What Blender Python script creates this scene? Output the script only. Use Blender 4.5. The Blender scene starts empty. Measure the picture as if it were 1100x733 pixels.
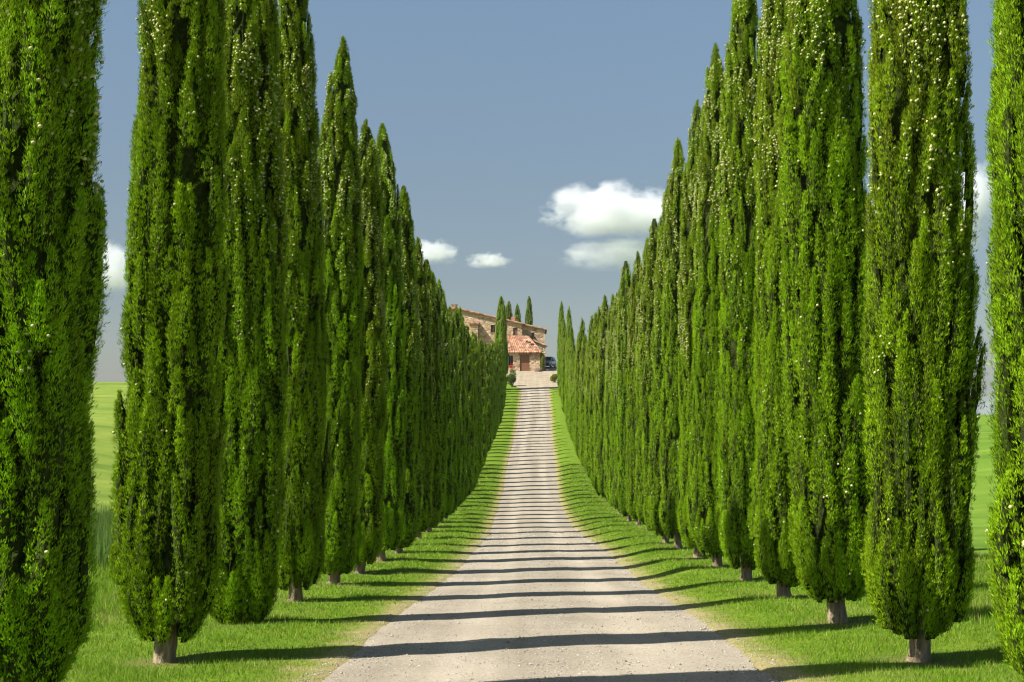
import bpy, math
import numpy as np
from mathutils import Vector

# ------------------------------------------------------------------ basics
scene = bpy.context.scene
COL = scene.collection
EYE = 1.5
PI = math.pi


def link(o, parent=None):
    COL.objects.link(o)
    if parent is not None:
        o.parent = parent
    return o


def tag(o, label=None, cat=None, group=None, kind=None):
    if label:
        o["label"] = label
    if cat:
        o["category"] = cat
    if group:
        o["group"] = group
    if kind:
        o["kind"] = kind
    return o


def empty(name, loc, label, cat, group=None, rz=0.0):
    o = bpy.data.objects.new(name, None)
    o.empty_display_size = 0.3
    o.location = loc
    o.rotation_euler = (0, 0, rz)
    link(o)
    return tag(o, label, cat, group)


def mesh_np(name, V, faces, mat=None, attr=None, smooth=False, idx=None, mats=None):
    """faces: (n,k) int array or list of such arrays (different k)."""
    me = bpy.data.meshes.new(name)
    if not isinstance(faces, (list, tuple)):
        faces = [faces]
    faces = [np.asarray(f, dtype=np.int32) for f in faces if len(f)]
    V = np.ascontiguousarray(V, dtype=np.float32)
    me.vertices.add(len(V))
    me.vertices.foreach_set("co", V.ravel())
    loops = np.concatenate([f.ravel() for f in faces])
    sizes = np.concatenate([np.full(len(f), f.shape[1], dtype=np.int32) for f in faces])
    starts = np.concatenate([[0], np.cumsum(sizes)[:-1]]).astype(np.int32)
    me.loops.add(len(loops))
    me.loops.foreach_set("vertex_index", loops)
    me.polygons.add(len(sizes))
    me.polygons.foreach_set("loop_start", starts)
    me.polygons.foreach_set("loop_total", sizes)
    if idx is not None:
        me.polygons.foreach_set("material_index", np.asarray(idx, dtype=np.int32))
    me.polygons.foreach_set("use_smooth", np.full(len(sizes), smooth))
    if attr is not None:
        for k, a in attr.items():
            at = me.attributes.new(k, 'FLOAT', 'POINT')
            at.data.foreach_set("value", np.ascontiguousarray(a, dtype=np.float32))
    for m in (mats or [mat]):
        if m is not None:
            me.materials.append(m)
    me.update(calc_edges=True)
    me.validate()
    return me


def ob(name, me, parent=None, loc=None):
    o = bpy.data.objects.new(name, me)
    if loc is not None:
        o.location = loc
    return link(o, parent)


class MB:
    """Collects polygons into one mesh."""

    def __init__(self):
        self.v, self.f = [], []

    def poly(self, pts):
        n = len(self.v)
        self.v += [tuple(p) for p in pts]
        self.f.append(tuple(range(n, n + len(pts))))

    def box(self, x0, x1, y0, y1, z0, z1):
        n = len(self.v)
        self.v += [(x0, y0, z0), (x1, y0, z0), (x1, y1, z0), (x0, y1, z0),
                   (x0, y0, z1), (x1, y0, z1), (x1, y1, z1), (x0, y1, z1)]
        for q in ((0, 3, 2, 1), (4, 5, 6, 7), (0, 1, 5, 4), (1, 2, 6, 5), (2, 3, 7, 6), (3, 0, 4, 7)):
            self.f.append(tuple(n + i for i in q))

    def tube(self, pts, rads, seg=10, caps=True):
        n = len(self.v)
        P = [Vector(p) for p in pts]
        for i, p in enumerate(P):
            d = (P[min(i + 1, len(P) - 1)] - P[max(i - 1, 0)]).normalized()
            a = d.orthogonal().normalized() if abs(d.z) < .9 else d.cross(Vector((0, 1, 0))).normalized()
            b = d.cross(a)
            for k in range(seg):
                t = 2 * PI * k / seg
                self.v.append(tuple(p + (a * math.cos(t) + b * math.sin(t)) * rads[i]))
        for i in range(len(P) - 1):
            for k in range(seg):
                k2 = (k + 1) % seg
                self.f.append((n + i * seg + k, n + i * seg + k2, n + (i + 1) * seg + k2, n + (i + 1) * seg + k))
        if caps:
            self.f.append(tuple(n + k for k in range(seg)))
            self.f.append(tuple(n + (len(P) - 1) * seg + k for k in range(seg)))

    def mesh(self, name, mat, smooth=False):
        me = bpy.data.meshes.new(name)
        me.from_pydata(self.v, [], self.f)
        me.materials.append(mat)
        import bmesh
        bm = bmesh.new()
        bm.from_mesh(me)
        bmesh.ops.recalc_face_normals(bm, faces=bm.faces)
        bm.to_mesh(me)
        bm.free()
        if smooth:
            me.polygons.foreach_set("use_smooth", np.full(len(me.polygons), True))
        return me

    def build(self, name, mat, parent=None, smooth=False, bevel=0):
        o = ob(name, self.mesh(name, mat, smooth), parent)
        if bevel:
            b = o.modifiers.new("bevel", 'BEVEL')
            b.width = bevel
            b.segments = 2
        return o


# ------------------------------------------------------------------ materials
def new_mat(name):
    m = bpy.data.materials.new(name)
    m.use_nodes = True
    nt = m.node_tree
    return m, nt, nt.nodes["Principled BSDF"]


def N(nt, t, **kw):
    n = nt.nodes.new(t)
    for k, v in kw.items():
        if k in n.inputs:
            n.inputs[k].default_value = v
        else:
            setattr(n, k, v)
    return n


def L(nt, a, b):
    nt.links.new(a, b)


def ramp(nt, fac, stops):
    r = nt.nodes.new("ShaderNodeValToRGB")
    el = r.color_ramp.elements
    while len(el) < len(stops):
        el.new(0.5)
    for e, (p, c) in zip(el, stops):
        e.position = p
        e.color = (c[0], c[1], c[2], 1) if not isinstance(c, (int, float)) else (c, c, c, 1)
    if fac is not None:
        L(nt, fac, r.inputs[0])
    return r


def mixc(nt, fac, a, b, mode='MIX'):
    m = nt.nodes.new("ShaderNodeMix")
    m.data_type = 'RGBA'
    m.blend_type = mode
    for s, val in ((0, fac), (6, a), (7, b)):
        if hasattr(val, 'links') or hasattr(val, 'is_output'):
            L(nt, val, m.inputs[s])
        elif isinstance(val, (int, float)):
            m.inputs[s].default_value = val
        else:
            m.inputs[s].default_value = (val[0], val[1], val[2], 1)
    return m.outputs[2]


def math_n(nt, op, a, b=None, clamp=False):
    m = nt.nodes.new("ShaderNodeMath")
    m.operation = op
    m.use_clamp = clamp
    for i, v in enumerate((a, b)):
        if v is None:
            continue
        if isinstance(v, (int, float)):
            m.inputs[i].default_value = v
        else:
            L(nt, v, m.inputs[i])
    return m.outputs[0]


def noise(nt, vec, scale, detail=4, rough=.55, out=0):
    n = nt.nodes.new("ShaderNodeTexNoise")
    n.inputs["Scale"].default_value = scale
    n.inputs["Detail"].default_value = detail
    n.inputs["Roughness"].default_value = rough
    if vec is not None:
        L(nt, vec, n.inputs["Vector"])
    return n.outputs[out]


def bump(nt, bs, h, strength=.4, dist=.02):
    b = nt.nodes.new("ShaderNodeBump")
    b.inputs["Strength"].default_value = strength
    b.inputs["Distance"].default_value = dist
    L(nt, h, b.inputs["Height"])
    L(nt, b.outputs[0], bs.inputs["Normal"])


def leaf_material(name, dark, light, olive, trans=.35, rough=.6, olive_at=1.0):
    """Foliage: colour varies per leaf (island) and by a hue attribute stored per plume."""
    m, nt, bs = new_mat(name)
    geo = N(nt, "ShaderNodeNewGeometry")
    at = N(nt, "ShaderNodeAttribute", attribute_name="tone")
    ol = N(nt, "ShaderNodeAttribute", attribute_name="olive")
    oi = N(nt, "ShaderNodeObjectInfo")
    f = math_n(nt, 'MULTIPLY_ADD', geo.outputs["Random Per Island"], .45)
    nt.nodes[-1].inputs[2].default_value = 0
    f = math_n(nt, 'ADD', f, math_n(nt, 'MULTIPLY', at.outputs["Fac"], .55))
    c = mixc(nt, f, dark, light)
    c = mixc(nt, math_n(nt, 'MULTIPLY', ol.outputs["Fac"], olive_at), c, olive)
    hs = N(nt, "ShaderNodeHueSaturation")
    L(nt, c, hs.inputs["Color"])
    L(nt, math_n(nt, 'MULTIPLY_ADD', oi.outputs["Random"], .2), hs.inputs["Value"])
    nt.nodes[-1].inputs[2].default_value = .90
    L(nt, math_n(nt, 'MULTIPLY_ADD', oi.outputs["Random"], .014), hs.inputs["Hue"])
    nt.nodes[-1].inputs[2].default_value = .493
    c = hs.outputs[0]
    L(nt, c, bs.inputs["Base Color"])
    bs.inputs["Roughness"].default_value = rough
    bs.inputs["Specular IOR Level"].default_value = .12
    tr = N(nt, "ShaderNodeBsdfTranslucent")
    L(nt, c, tr.inputs["Color"])
    ms = N(nt, "ShaderNodeMixShader")
    ms.inputs[0].default_value = trans
    L(nt, bs.outputs[0], ms.inputs[1])
    L(nt, tr.outputs[0], ms.inputs[2])
    L(nt, ms.outputs[0], nt.nodes["Material Output"].inputs["Surface"])
    return m


def simple(name, col, rough=.7, metal=0, var=.25, scale=6, bump_s=.2, spec=.4):
    m, nt, bs = new_mat(name)
    tc = N(nt, "ShaderNodeTexCoord")
    n = noise(nt, tc.outputs["Object"], scale, 5)
    c = ramp(nt, n, [(.3, [c * (1 - var) for c in col]), (.7, [min(1, c * (1 + var)) for c in col])])
    L(nt, c.outputs[0], bs.inputs["Base Color"])
    bs.inputs["Roughness"].default_value = rough
    bs.inputs["Metallic"].default_value = metal
    bs.inputs["Specular IOR Level"].default_value = spec
    if bump_s:
        bump(nt, bs, n, bump_s, .03)
    return m


def m_bark():
    m, nt, bs = new_mat("cypress_bark")
    tc = N(nt, "ShaderNodeTexCoord")
    mp = N(nt, "ShaderNodeMapping")
    mp.inputs["Scale"].default_value = (28, 28, 5)
    L(nt, tc.outputs["Object"], mp.inputs[0])
    n = noise(nt, mp.outputs[0], 1.0, 6, .65)
    c = ramp(nt, n, [(.3, (.085, .062, .032)), (.5, (.25, .188, .108)), (.7, (.41, .325, .20))])
    L(nt, c.outputs[0], bs.inputs["Base Color"])
    bs.inputs["Roughness"].default_value = .9
    bump(nt, bs, n, .9, .03)
    return m


def m_gravel(name="gravel_road", base=((.215, .188, .148), (.435, .392, .318))):
    m, nt, bs = new_mat(name)
    g = N(nt, "ShaderNodeNewGeometry")
    P = g.outputs["Position"]
    big = noise(nt, P, .7, 4, .6)
    fine = noise(nt, P, 40, 5, .7)
    c = ramp(nt, fine, [(.28, base[0]), (.5, [(a + b) / 2 for a, b in zip(*base)]), (.72, base[1])]).outputs[0]
    v = N(nt, "ShaderNodeTexVoronoi")
    v.inputs["Scale"].default_value = 30
    L(nt, P, v.inputs["Vector"])
    stone = ramp(nt, v.outputs["Distance"], [(.12, 1.0), (.3, 0.0)]).outputs[0]
    sel = ramp(nt, N(nt, "ShaderNodeSeparateColor").outputs[0], [(.55, 0.0), (.6, 1.0)])
    L(nt, v.outputs["Color"], [n for n in nt.nodes if n.bl_idname == "ShaderNodeSeparateColor"][0].inputs[0])
    sf = math_n(nt, 'MULTIPLY', stone, sel.outputs[0])
    bw = noise(nt, P, 17, 1)
    sc = ramp(nt, bw, [(.4, (.16, .145, .125)), (.6, (.55, .52, .45))]).outputs[0]
    c = mixc(nt, math_n(nt, 'MULTIPLY', sf, .7), c, sc)
    # two packed wheel tracks, paler and smoother than the loose middle
    ac = N(nt, "ShaderNodeAttribute", attribute_name="across")
    nw = noise(nt, P, 1.3, 3)
    tk = math_n(nt, 'ABSOLUTE', math_n(nt, 'SUBTRACT', math_n(nt, 'ABSOLUTE', ac.outputs["Fac"]), .47))
    tk = math_n(nt, 'ADD', tk, math_n(nt, 'MULTIPLY', math_n(nt, 'SUBTRACT', nw, .5), .35))
    c = mixc(nt, 1.0, c, ramp(nt, tk, [(.06, (1.10, 1.09, 1.08)), (.30, (.93, .92, .90))]).outputs[0], 'MULTIPLY')
    mp = N(nt, "ShaderNodeMapping")
    mp.inputs["Scale"].default_value = (2.2, .06, .2)
    L(nt, P, mp.inputs[0])
    st = noise(nt, mp.outputs[0], 1, 3)
    tint = ramp(nt, st, [(.3, (.86, .84, .80)), (.65, (1.08, 1.06, 1.03))]).outputs[0]
    c = mixc(nt, 1.0, c, tint, 'MULTIPLY')
    t2 = ramp(nt, big, [(.3, (.85, .84, .82)), (.7, (1.1, 1.09, 1.07))]).outputs[0]
    c = mixc(nt, 1.0, c, t2, 'MULTIPLY')
    L(nt, c, bs.inputs["Base Color"])
    bs.inputs["Roughness"].default_value = .95
    bs.inputs["Specular IOR Level"].default_value = .15
    h = math_n(nt, 'ADD', fine, math_n(nt, 'MULTIPLY', stone, .6))
    bump(nt, bs, h, .55, .02)
    return m


def m_terrain():
    m, nt, bs = new_mat("meadow_ground")
    g = N(nt, "ShaderNodeNewGeometry")
    P = g.outputs["Position"]
    ed = N(nt, "ShaderNodeAttribute", attribute_name="edge")     # metres from the road edge
    n1 = noise(nt, P, 2.2, 5, .6)
    n2 = noise(nt, P, 26, 4, .7)
    lawn = ramp(nt, n2, [(.3, (.05, .095, .006)), (.5, (.11, .185, .012)), (.72, (.19, .275, .022))]).outputs[0]
    patch = ramp(nt, n1, [(.35, (.8, .9, .8)), (.65, (1.25, 1.1, 1.1))]).outputs[0]
    lawn = mixc(nt, 1.0, lawn, patch, 'MULTIPLY')
    mp = N(nt, "ShaderNodeMapping")
    mp.inputs["Scale"].default_value = (.5, .5, .5)
    L(nt, P, mp.inputs[0])
    nf = noise(nt, mp.outputs[0], 1.0, 6, .65)
    wv = N(nt, "ShaderNodeTexNoise")
    mp2 = N(nt, "ShaderNodeMapping")
    mp2.inputs["Scale"].default_value = (.02, .35, .1)
    L(nt, P, mp2.inputs[0])
    L(nt, mp2.outputs[0], wv.inputs["Vector"])
    wv.inputs["Scale"].default_value = 1
    field = ramp(nt, nf, [(.3, (.12, .18, .022)), (.5, (.155, .215, .030)), (.7, (.20, .26, .042))]).outputs[0]
    field = mixc(nt, 1.0, field, ramp(nt, wv.outputs[0], [(.32, (.72, .80, .70)), (.5, (1, 1, 1)), (.68, (1.14, 1.08, 1.12))]).outputs[0], 'MULTIPLY')
    ff = ramp(nt, math_n(nt, 'ADD', math_n(nt, 'MULTIPLY', ed.outputs["Fac"], .1), math_n(nt, 'MULTIPLY', n1, .1)),
              [(.45, 0.0), (.85, 1.0)]).outputs[0]
    # the left field is paler than the right one
    sx = N(nt, "ShaderNodeSeparateXYZ")
    L(nt, P, sx.inputs[0])
    rf_ = math_n(nt, 'MULTIPLY', math_n(nt, 'ADD', sx.outputs[0], 2.0), .25, True)
    field = mixc(nt, rf_, field, mixc(nt, 1.0, field, (.74, .92, .62), 'MULTIPLY'))
    c = mixc(nt, ff, lawn, field)
    # dry straw-coloured margin beside the gravel
    dry = ramp(nt, n2, [(.3, (.22, .18, .075)), (.7, (.36, .31, .13))]).outputs[0]
    df = math_n(nt, 'ADD', ed.outputs["Fac"], math_n(nt, 'MULTIPLY', math_n(nt, 'SUBTRACT', n1, .5), 1.3))
    df = ramp(nt, df, [(.02, 1.0), (.36, 0.0)]).outputs[0]
    c = mixc(nt, df, c, dry)
    lt = N(nt, "ShaderNodeAttribute", attribute_name="litter")
    lf = math_n(nt, 'MULTIPLY', lt.outputs["Fac"], ramp(nt, n2, [(.35, .2), (.6, 1.0)]).outputs[0])
    c = mixc(nt, lf, c, (.15, .11, .055))
    L(nt, c, bs.inputs["Base Color"])
    bs.inputs["Roughness"].default_value = .95
    bs.inputs["Specular IOR Level"].default_value = .1
    bump(nt, bs, math_n(nt, 'ADD', n2, math_n(nt, 'MULTIPLY', n1, .5)), .6, .06)
    return m


def m_stone_wall():
    m, nt, bs = new_mat("rubble_stone")
    tc = N(nt, "ShaderNodeTexCoord")
    mp = N(nt, "ShaderNodeMapping")
    mp.inputs["Scale"].default_value = (1.0, 1.0, 1.75)
    L(nt, tc.outputs["Object"], mp.inputs[0])
    warp = noise(nt, mp.outputs[0], 2.2, 2, .5, out=1)
    vec = mixc(nt, .12, mp.outputs[0], warp)
    v = N(nt, "ShaderNodeTexVoronoi")
    v.inputs["Scale"].default_value = 2.3
    L(nt, vec, v.inputs["Vector"])
    e = N(nt, "ShaderNodeTexVoronoi", feature='DISTANCE_TO_EDGE')
    e.inputs["Scale"].default_value = 2.3
    L(nt, vec, e.inputs["Vector"])
    sp = N(nt, "ShaderNodeSeparateColor")
    L(nt, v.outputs["Color"], sp.inputs[0])
    c = ramp(nt, sp.outputs[0], [(0, (.26, .155, .08)), (.35, (.40, .265, .145)), (.65, (.49, .35, .215)), (1, (.60, .49, .35))]).outputs[0]
    big = noise(nt, tc.outputs["Object"], .5, 4)
    c = mixc(nt, 1.0, c, ramp(nt, big, [(.3, (.82, .76, .7)), (.7, (1.15, 1.1, 1.05))]).outputs[0], 'MULTIPLY')
    mort = ramp(nt, e.outputs["Distance"], [(.03, 1.0), (.09, 0.0)]).outputs[0]
    c = mixc(nt, math_n(nt, 'MULTIPLY', mort, .7), c, (.40, .32, .23))
    L(nt, c, bs.inputs["Base Color"])
    bs.inputs["Roughness"].default_value = .9
    bump(nt, bs, e.outputs["Distance"], .8, .12)
    return m


def m_tile():
    m, nt, bs = new_mat("terracotta_tile")
    tc = N(nt, "ShaderNodeTexCoord")
    br = N(nt, "ShaderNodeTexVoronoi")
    mp = N(nt, "ShaderNodeMapping")
    mp.inputs["Scale"].default_value = (2.86, 2.2, 2.2)
    L(nt, tc.outputs["Object"], mp.inputs[0])
    L(nt, mp.outputs[0], br.inputs["Vector"])
    br.inputs["Scale"].default_value = 1
    sp = N(nt, "ShaderNodeSeparateColor")
    L(nt, br.outputs["Color"], sp.inputs[0])
    c = ramp(nt, sp.outputs[0], [(0, (.17, .078, .042)), (.4, (.29, .132, .068)), (.75, (.37, .185, .10)), (1, (.43, .29, .19))]).outputs[0]
    big = noise(nt, tc.outputs["Object"], .9, 5)
    c = mixc(nt, ramp(nt, big, [(.55, 0.0), (.75, .5)]).outputs[0], c, (.28, .22, .17))
    L(nt, c, bs.inputs["Base Color"])
    bs.inputs["Roughness"].default_value = .85
    return m


def m_carpaint():
    m, nt, bs = new_mat("grey_car_paint")
    bs.inputs["Base Color"].default_value = (.20, .23, .27, 1)
    bs.inputs["Metallic"].default_value = .35
    bs.inputs["Roughness"].default_value = .35
    bs.inputs["Coat Weight"].default_value = .6
    return m


def flat(name, col, rough=.6, metal=0.0, spec=.5):
    m, nt, bs = new_mat(name)
    bs.inputs["Base Color"].default_value = (*col, 1)
    bs.inputs["Roughness"].default_value = rough
    bs.inputs["Metallic"].default_value = metal
    bs.inputs["Specular IOR Level"].default_value = spec
    return m


M = dict(
    cyp=leaf_material("cypress_foliage", (.056, .120, .003), (.362, .620, .010), (.205, .215, .014), .18, olive_at=.75),
    cone=simple("cypress_cone", (.42, .41, .17), .7, var=.35, scale=9, bump_s=0),
    bark=m_bark(),
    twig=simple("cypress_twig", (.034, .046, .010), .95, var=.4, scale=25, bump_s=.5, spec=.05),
    road=m_gravel(),
    court=m_gravel("courtyard_gravel", ((.27, .228, .165), (.40, .348, .262))),
    ground=m_terrain(),
    grass=leaf_material("grass_blade", (.056, .118, .006), (.205, .345, .018), (.42, .36, .13), .30),
    crop=leaf_material("crop_blade", (.06, .12, .02), (.10, .19, .03), (.2, .22, .06), .3),
    pebble=None,
    stone=m_stone_wall(),
    tile=m_tile(),
    wood=simple("brown_door_wood", (.20, .085, .04), .6, var=.25, scale=8),
    shutter=simple("brown_shutter_wood", (.15, .075, .045), .6, var=.2, scale=8),
    frame=simple("window_frame_wood", (.19, .12, .075), .6),
    glass=flat("dark_window_glass", (.012, .012, .013), .12),
    brick=simple("brick_trim", (.44, .20, .12), .85, var=.3, scale=5),
    paint=m_carpaint(),
    carglass=flat("tinted_car_glass", (.02, .025, .03), .06),
    rubber=flat("tyre_rubber", (.018, .018, .018), .8),
    rim=flat("alloy_rim", (.5, .5, .52), .3, .8),
    lamp=flat("headlight_lens", (.75, .77, .8), .12),
    plastic=flat("black_plastic_trim", (.03, .03, .033), .5),
    plate=flat("number_plate_white", (.7, .7, .68), .5),
    pot=simple("terracotta_pot", (.42, .19, .11), .8),
    petal=leaf_material("red_petals", (.45, .03, .02), (.7, .08, .04), (.6, .1, .1), .2),
    shrub=leaf_material("shrub_leaf", (.06, .11, .012), (.17, .25, .03), (.32, .32, .04), .35),
    yshrub=leaf_material("yellow_shrub_leaf", (.16, .20, .02), (.34, .36, .04), (.4, .4, .05), .35),
    tree=leaf_material("broadleaf", (.045, .085, .012), (.10, .17, .022), (.15, .18, .03), .3),
    rock=simple("field_stone", (.11, .075, .055), .9, var=.35, scale=5, bump_s=.5),
    hill=simple("far_hills", (.07, .10, .05), .95, var=.35, scale=.004, bump_s=0),
)


def m_pebble():
    m, nt, bs = new_mat("pebble_stone")
    g = N(nt, "ShaderNodeNewGeometry")
    c = ramp(nt, g.outputs["Random Per Island"], [(0, (.13, .115, .095)), (.4, (.30, .265, .21)), (.8, (.40, .36, .30)), (1, (.5, .47, .4))])
    L(nt, c.outputs[0], bs.inputs["Base Color"])
    bs.inputs["Roughness"].default_value = .9
    return m


M['pebble'] = m_pebble()

# ------------------------------------------------------------------ lie of the land (y = metres from the camera)
_pd = np.array([-80, -30, 0, 10.7, 12.2, 15.2, 18.5, 21.8, 25.1, 28.4, 31.7, 35, 41.6, 51.5, 58, 64.7, 75, 87.7, 98, 107, 120.8,
                133, 145, 161, 175, 190, 205, 215, 230, 260, 320, 600, 1200, 4500])
_pz = np.array([1.5, -.3, -1.5, -2.05, -2.16, -2.34, -2.55, -2.77, -2.97, -3.14, -3.30, -3.46, -3.74, -4.10, -4.28, -4.40, -4.42,
                -4.12, -3.68, -3.25, -2.62, -1.7, -.6, 1.1, 2.55, 4.2, 5.8, 6.55, 6.6, 5.0, 1.0, -24, -40, -44])


def spline(xs, ys):
    """monotone-ish cubic (finite difference tangents)"""
    xs, ys = np.asarray(xs, float), np.asarray(ys, float)
    h = np.diff(xs)
    s = np.diff(ys) / h
    t = np.empty_like(ys)
    t[1:-1] = (s[:-1] * h[1:] + s[1:] * h[:-1]) / (h[1:] + h[:-1])
    t[0], t[-1] = s[0], s[-1]

    def f(x):
        x = np.clip(np.asarray(x, float), xs[0], xs[-1])
        i = np.clip(np.searchsorted(xs, x) - 1, 0, len(h) - 1)
        u = (x - xs[i]) / h[i]
        return ((2 * u**3 - 3 * u**2 + 1) * ys[i] + (u**3 - 2 * u**2 + u) * h[i] * t[i]
                + (-2 * u**3 + 3 * u**2) * ys[i + 1] + (u**3 - u**2) * h[i] * t[i + 1])
    return f


_p = spline(_pd, _pz)
_ql = spline([-80, 0, 12, 30, 60, 100, 150, 200, 400, 900, 4500], [0, -1.6, -2.2, -2.95, -2.3, -.2, 2.75, 3.4, 0, -30, -44])
_qr = spline([-80, 0, 12, 30, 60, 100, 150, 200, 300, 600, 4500], [0, -1.6, -2.2, -2.9, -2.9, -1.75, -.85, -1.15, -6, -28, -44])
_xc = spline([-80, 0, 10, 22, 30, 42, 55, 80, 115, 145, 175, 300], [.12, .12, .12, .11, .14, 0, -.18, -.27, -.24, -.1, 0, 0])
_hw = spline([-80, 0, 10, 15, 20, 27, 34, 42, 55, 65, 80, 90, 110, 175, 300], np.array([3.5, 3.5, 3.5, 3.55, 3.4, 3.3, 3.2, 2.85, 2.9, 2.95, 3.15, 3.3, 3.35, 3.4, 3.4]) / 2)


def sm(a, b, x):
    u = np.clip((x - a) / (b - a), 0, 1)
    return u * u * (3 - 2 * u)


def road_z(y):
    return _p(y) + EYE


def edge(x, y):
    return np.abs(x - _xc(y)) - _hw(y)


def ground_z(x, y):
    x, y = np.asarray(x, float), np.asarray(y, float)
    e = edge(x, y)
    fade = 1 - sm(168, 182, y)                       # no bank up at the courtyard
    hb = np.where(x > _xc(y), np.interp(y, [0, 12, 15, 19, 25, 60], [0, .01, .03, .07, .14, .13]), np.interp(y, [0, 20, 30, 60], [0, 0, .05, .07]))
    bank = (hb * sm(-.05, 1.0, e) + .026 * sm(-.16, .04, e)) * fade - .05 * (1 - sm(-.30, -.02, e)) * (1 - sm(172, 178, y)) - .06 * sm(172, 178, y) * (1 - sm(9, 12, np.abs(x)))
    b = sm(8, 30, np.abs(x))
    q = np.where(x < 0, _ql(y), _qr(y))
    z = _p(y) * (1 - b) + q * b + bank
    lump = (np.sin(x * 1.7 + y * .9) + np.sin(x * .8 - y * 1.6 + 1.3) + np.sin(x * 3.1 + y * 2.3 + .4) * .5) * .012
    return z + lump * sm(.1, .8, e) + EYE


NROW = 51
SP, D0 = 3.3, 8.6
XL = spline([0, 30, 45, 60, 90, 168, 174, 300], [3.15, 3.14, 3.2, 3.4, 3.75, 4.0, 4.15, 4.15])
XR = spline([0, 30, 60, 100, 174, 300], [3.3, 3.25, 3.33, 3.35, 3.2, 3.2])


def litter(x, y):
    """fallen needles and bare soil close round each trunk"""
    k = np.clip(np.round((y - D0) / SP), 0, NROW - 1)
    dx = np.where(x < 0, x + XL(y), x - XR(y))
    d = np.hypot(dx, y - D0 - SP * k)
    return np.clip(1.15 - d / .55, 0, 1)


def grow(a, step, k, end):
    out = [a]
    while out[-1] < end:
        out.append(out[-1] + step)
        step *= k
    return out


xr = np.concatenate([np.arange(0, .8, .4), np.arange(.8, 3.6, .1), np.arange(3.6, 8, .4), grow(8, .6, 1.16, 4600)])
xs = np.concatenate([-xr[:0:-1], xr])
ys = np.concatenate([-np.array(grow(1, 1, 1.25, 70))[::-1], np.arange(0, 60, .35), np.arange(60, 240, .8), grow(240, 1.2, 1.13, 4500)])
GX, GY = np.meshgrid(xs, ys)
GZ = ground_z(GX, GY)
nx, ny = len(xs), len(ys)
ii = (np.arange(ny - 1)[:, None] * nx + np.arange(nx - 1)[None, :]).ravel()
F = np.stack([ii, ii + 1, ii + nx + 1, ii + nx], 1)
V = np.stack([GX, GY, GZ], -1).reshape(-1, 3)
g = ob("ground", mesh_np("ground", V, F, M['ground'], {"edge": edge(V[:, 0], V[:, 1]), "litter": litter(V[:, 0], V[:, 1])}, smooth=True))
tag(g, "green grass verges and meadow either side of the gravel road", kind='structure')

# the road: its own sheet with a frayed edge
ry = np.concatenate([np.arange(-40, 5, 1.0), np.arange(5, 60, .15), np.arange(60, 176.2, .5)])
rng = np.random.default_rng(5)


def wobble(y, seed):
    r = np.random.default_rng(seed)
    o = np.zeros_like(y)
    for fq, a in ((.35, .05), (.9, .045), (2.1, .035), (4.7, .025), (11, .018)):
        o += a * np.sin(y * fq * r.uniform(.8, 1.2) + r.uniform(0, 6.3))
    return o


us = np.linspace(-1, 1, 15)
cx, hw = _xc(ry), _hw(ry)
lft, rgt = cx - hw + wobble(ry, 1), cx + hw + wobble(ry, 2)
RX = lft[:, None] * (1 - (us + 1) / 2) + rgt[:, None] * (us + 1) / 2
RY = np.repeat(ry[:, None], 15, 1)
crown = .02 * (1 - us**2) - .012 * np.exp(-((np.abs(us) - .5) / .16)**2)
RZ = road_z(RY) + .012 + crown[None, :] + .004 * np.sin(RX * 5 + RY * 3.1) * np.sin(RY * 2.3 - RX * 4)
nr = len(ry)
ii = (np.arange(nr - 1)[:, None] * 15 + np.arange(14)[None, :]).ravel()
road = ob("road", mesh_np("road", np.stack([RX, RY, RZ], -1).reshape(-1, 3), np.stack([ii, ii + 1, ii + 16, ii + 15], 1), M['road'], {"across": np.tile(us, nr)}, smooth=True))
tag(road, "pale gravel road running straight between the two cypress rows up to the farmhouse", kind='structure')

# courtyard in front of the farmhouse
cyy = np.concatenate([[175.9, 177.0, 178.5], np.arange(180, 222, 2.0)])
cl = np.interp(cyy, [175, 178, 182, 188, 222], [-2.1, -2.4, -3.2, -9, -10])
cr = np.interp(cyy, [175, 178, 182, 188, 222], [2.2, 2.9, 3.6, 6.5, 8])
cu = np.linspace(0, 1, 17)
CX = cl[:, None] * (1 - cu) + cr[:, None] * cu
CY = np.repeat(cyy[:, None], 17, 1)
CZ = road_z(CY) + .03
nr = len(cyy)
ii = (np.arange(nr - 1)[:, None] * 17 + np.arange(16)[None, :]).ravel()
ct = ob("courtyard", mesh_np("courtyard", np.stack([CX, CY, CZ], -1).reshape(-1, 3), np.stack([ii, ii + 1, ii + 18, ii + 17], 1), M['court'], smooth=True))
tag(ct, "tan gravel courtyard at the top of the road before the farmhouse", kind='structure')

# far hills on the right horizon
hx = np.linspace(-500, 5200, 120)
rows = []
for k, (yy, amp) in enumerate(((4300, 0), (5000, .45), (5600, 1.0), (6400, .6), (7200, .2))):
    prof = 46 + 26 * np.sin(hx * .0016 + 1.2) + 12 * np.sin(hx * .0041 + .5) + 6 * np.sin(hx * .011)
    rows.append(np.stack([hx, np.full_like(hx, yy), -46 + amp * (prof + 22 * np.sin(hx * .002 + k))], 1))
hv = np.concatenate(rows)
ii = (np.arange(4)[:, None] * 120 + np.arange(119)[None, :]).ravel()
tag(ob("hills", mesh_np("hills", hv, np.stack([ii, ii + 1, ii + 121, ii + 120], 1), M['hill'], smooth=True)),
    "low hazy hills on the far right horizon", kind='structure')


# ------------------------------------------------------------------ foliage builders
def unit(v):
    return v / np.maximum(np.linalg.norm(v, axis=-1, keepdims=True), 1e-9)


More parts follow.
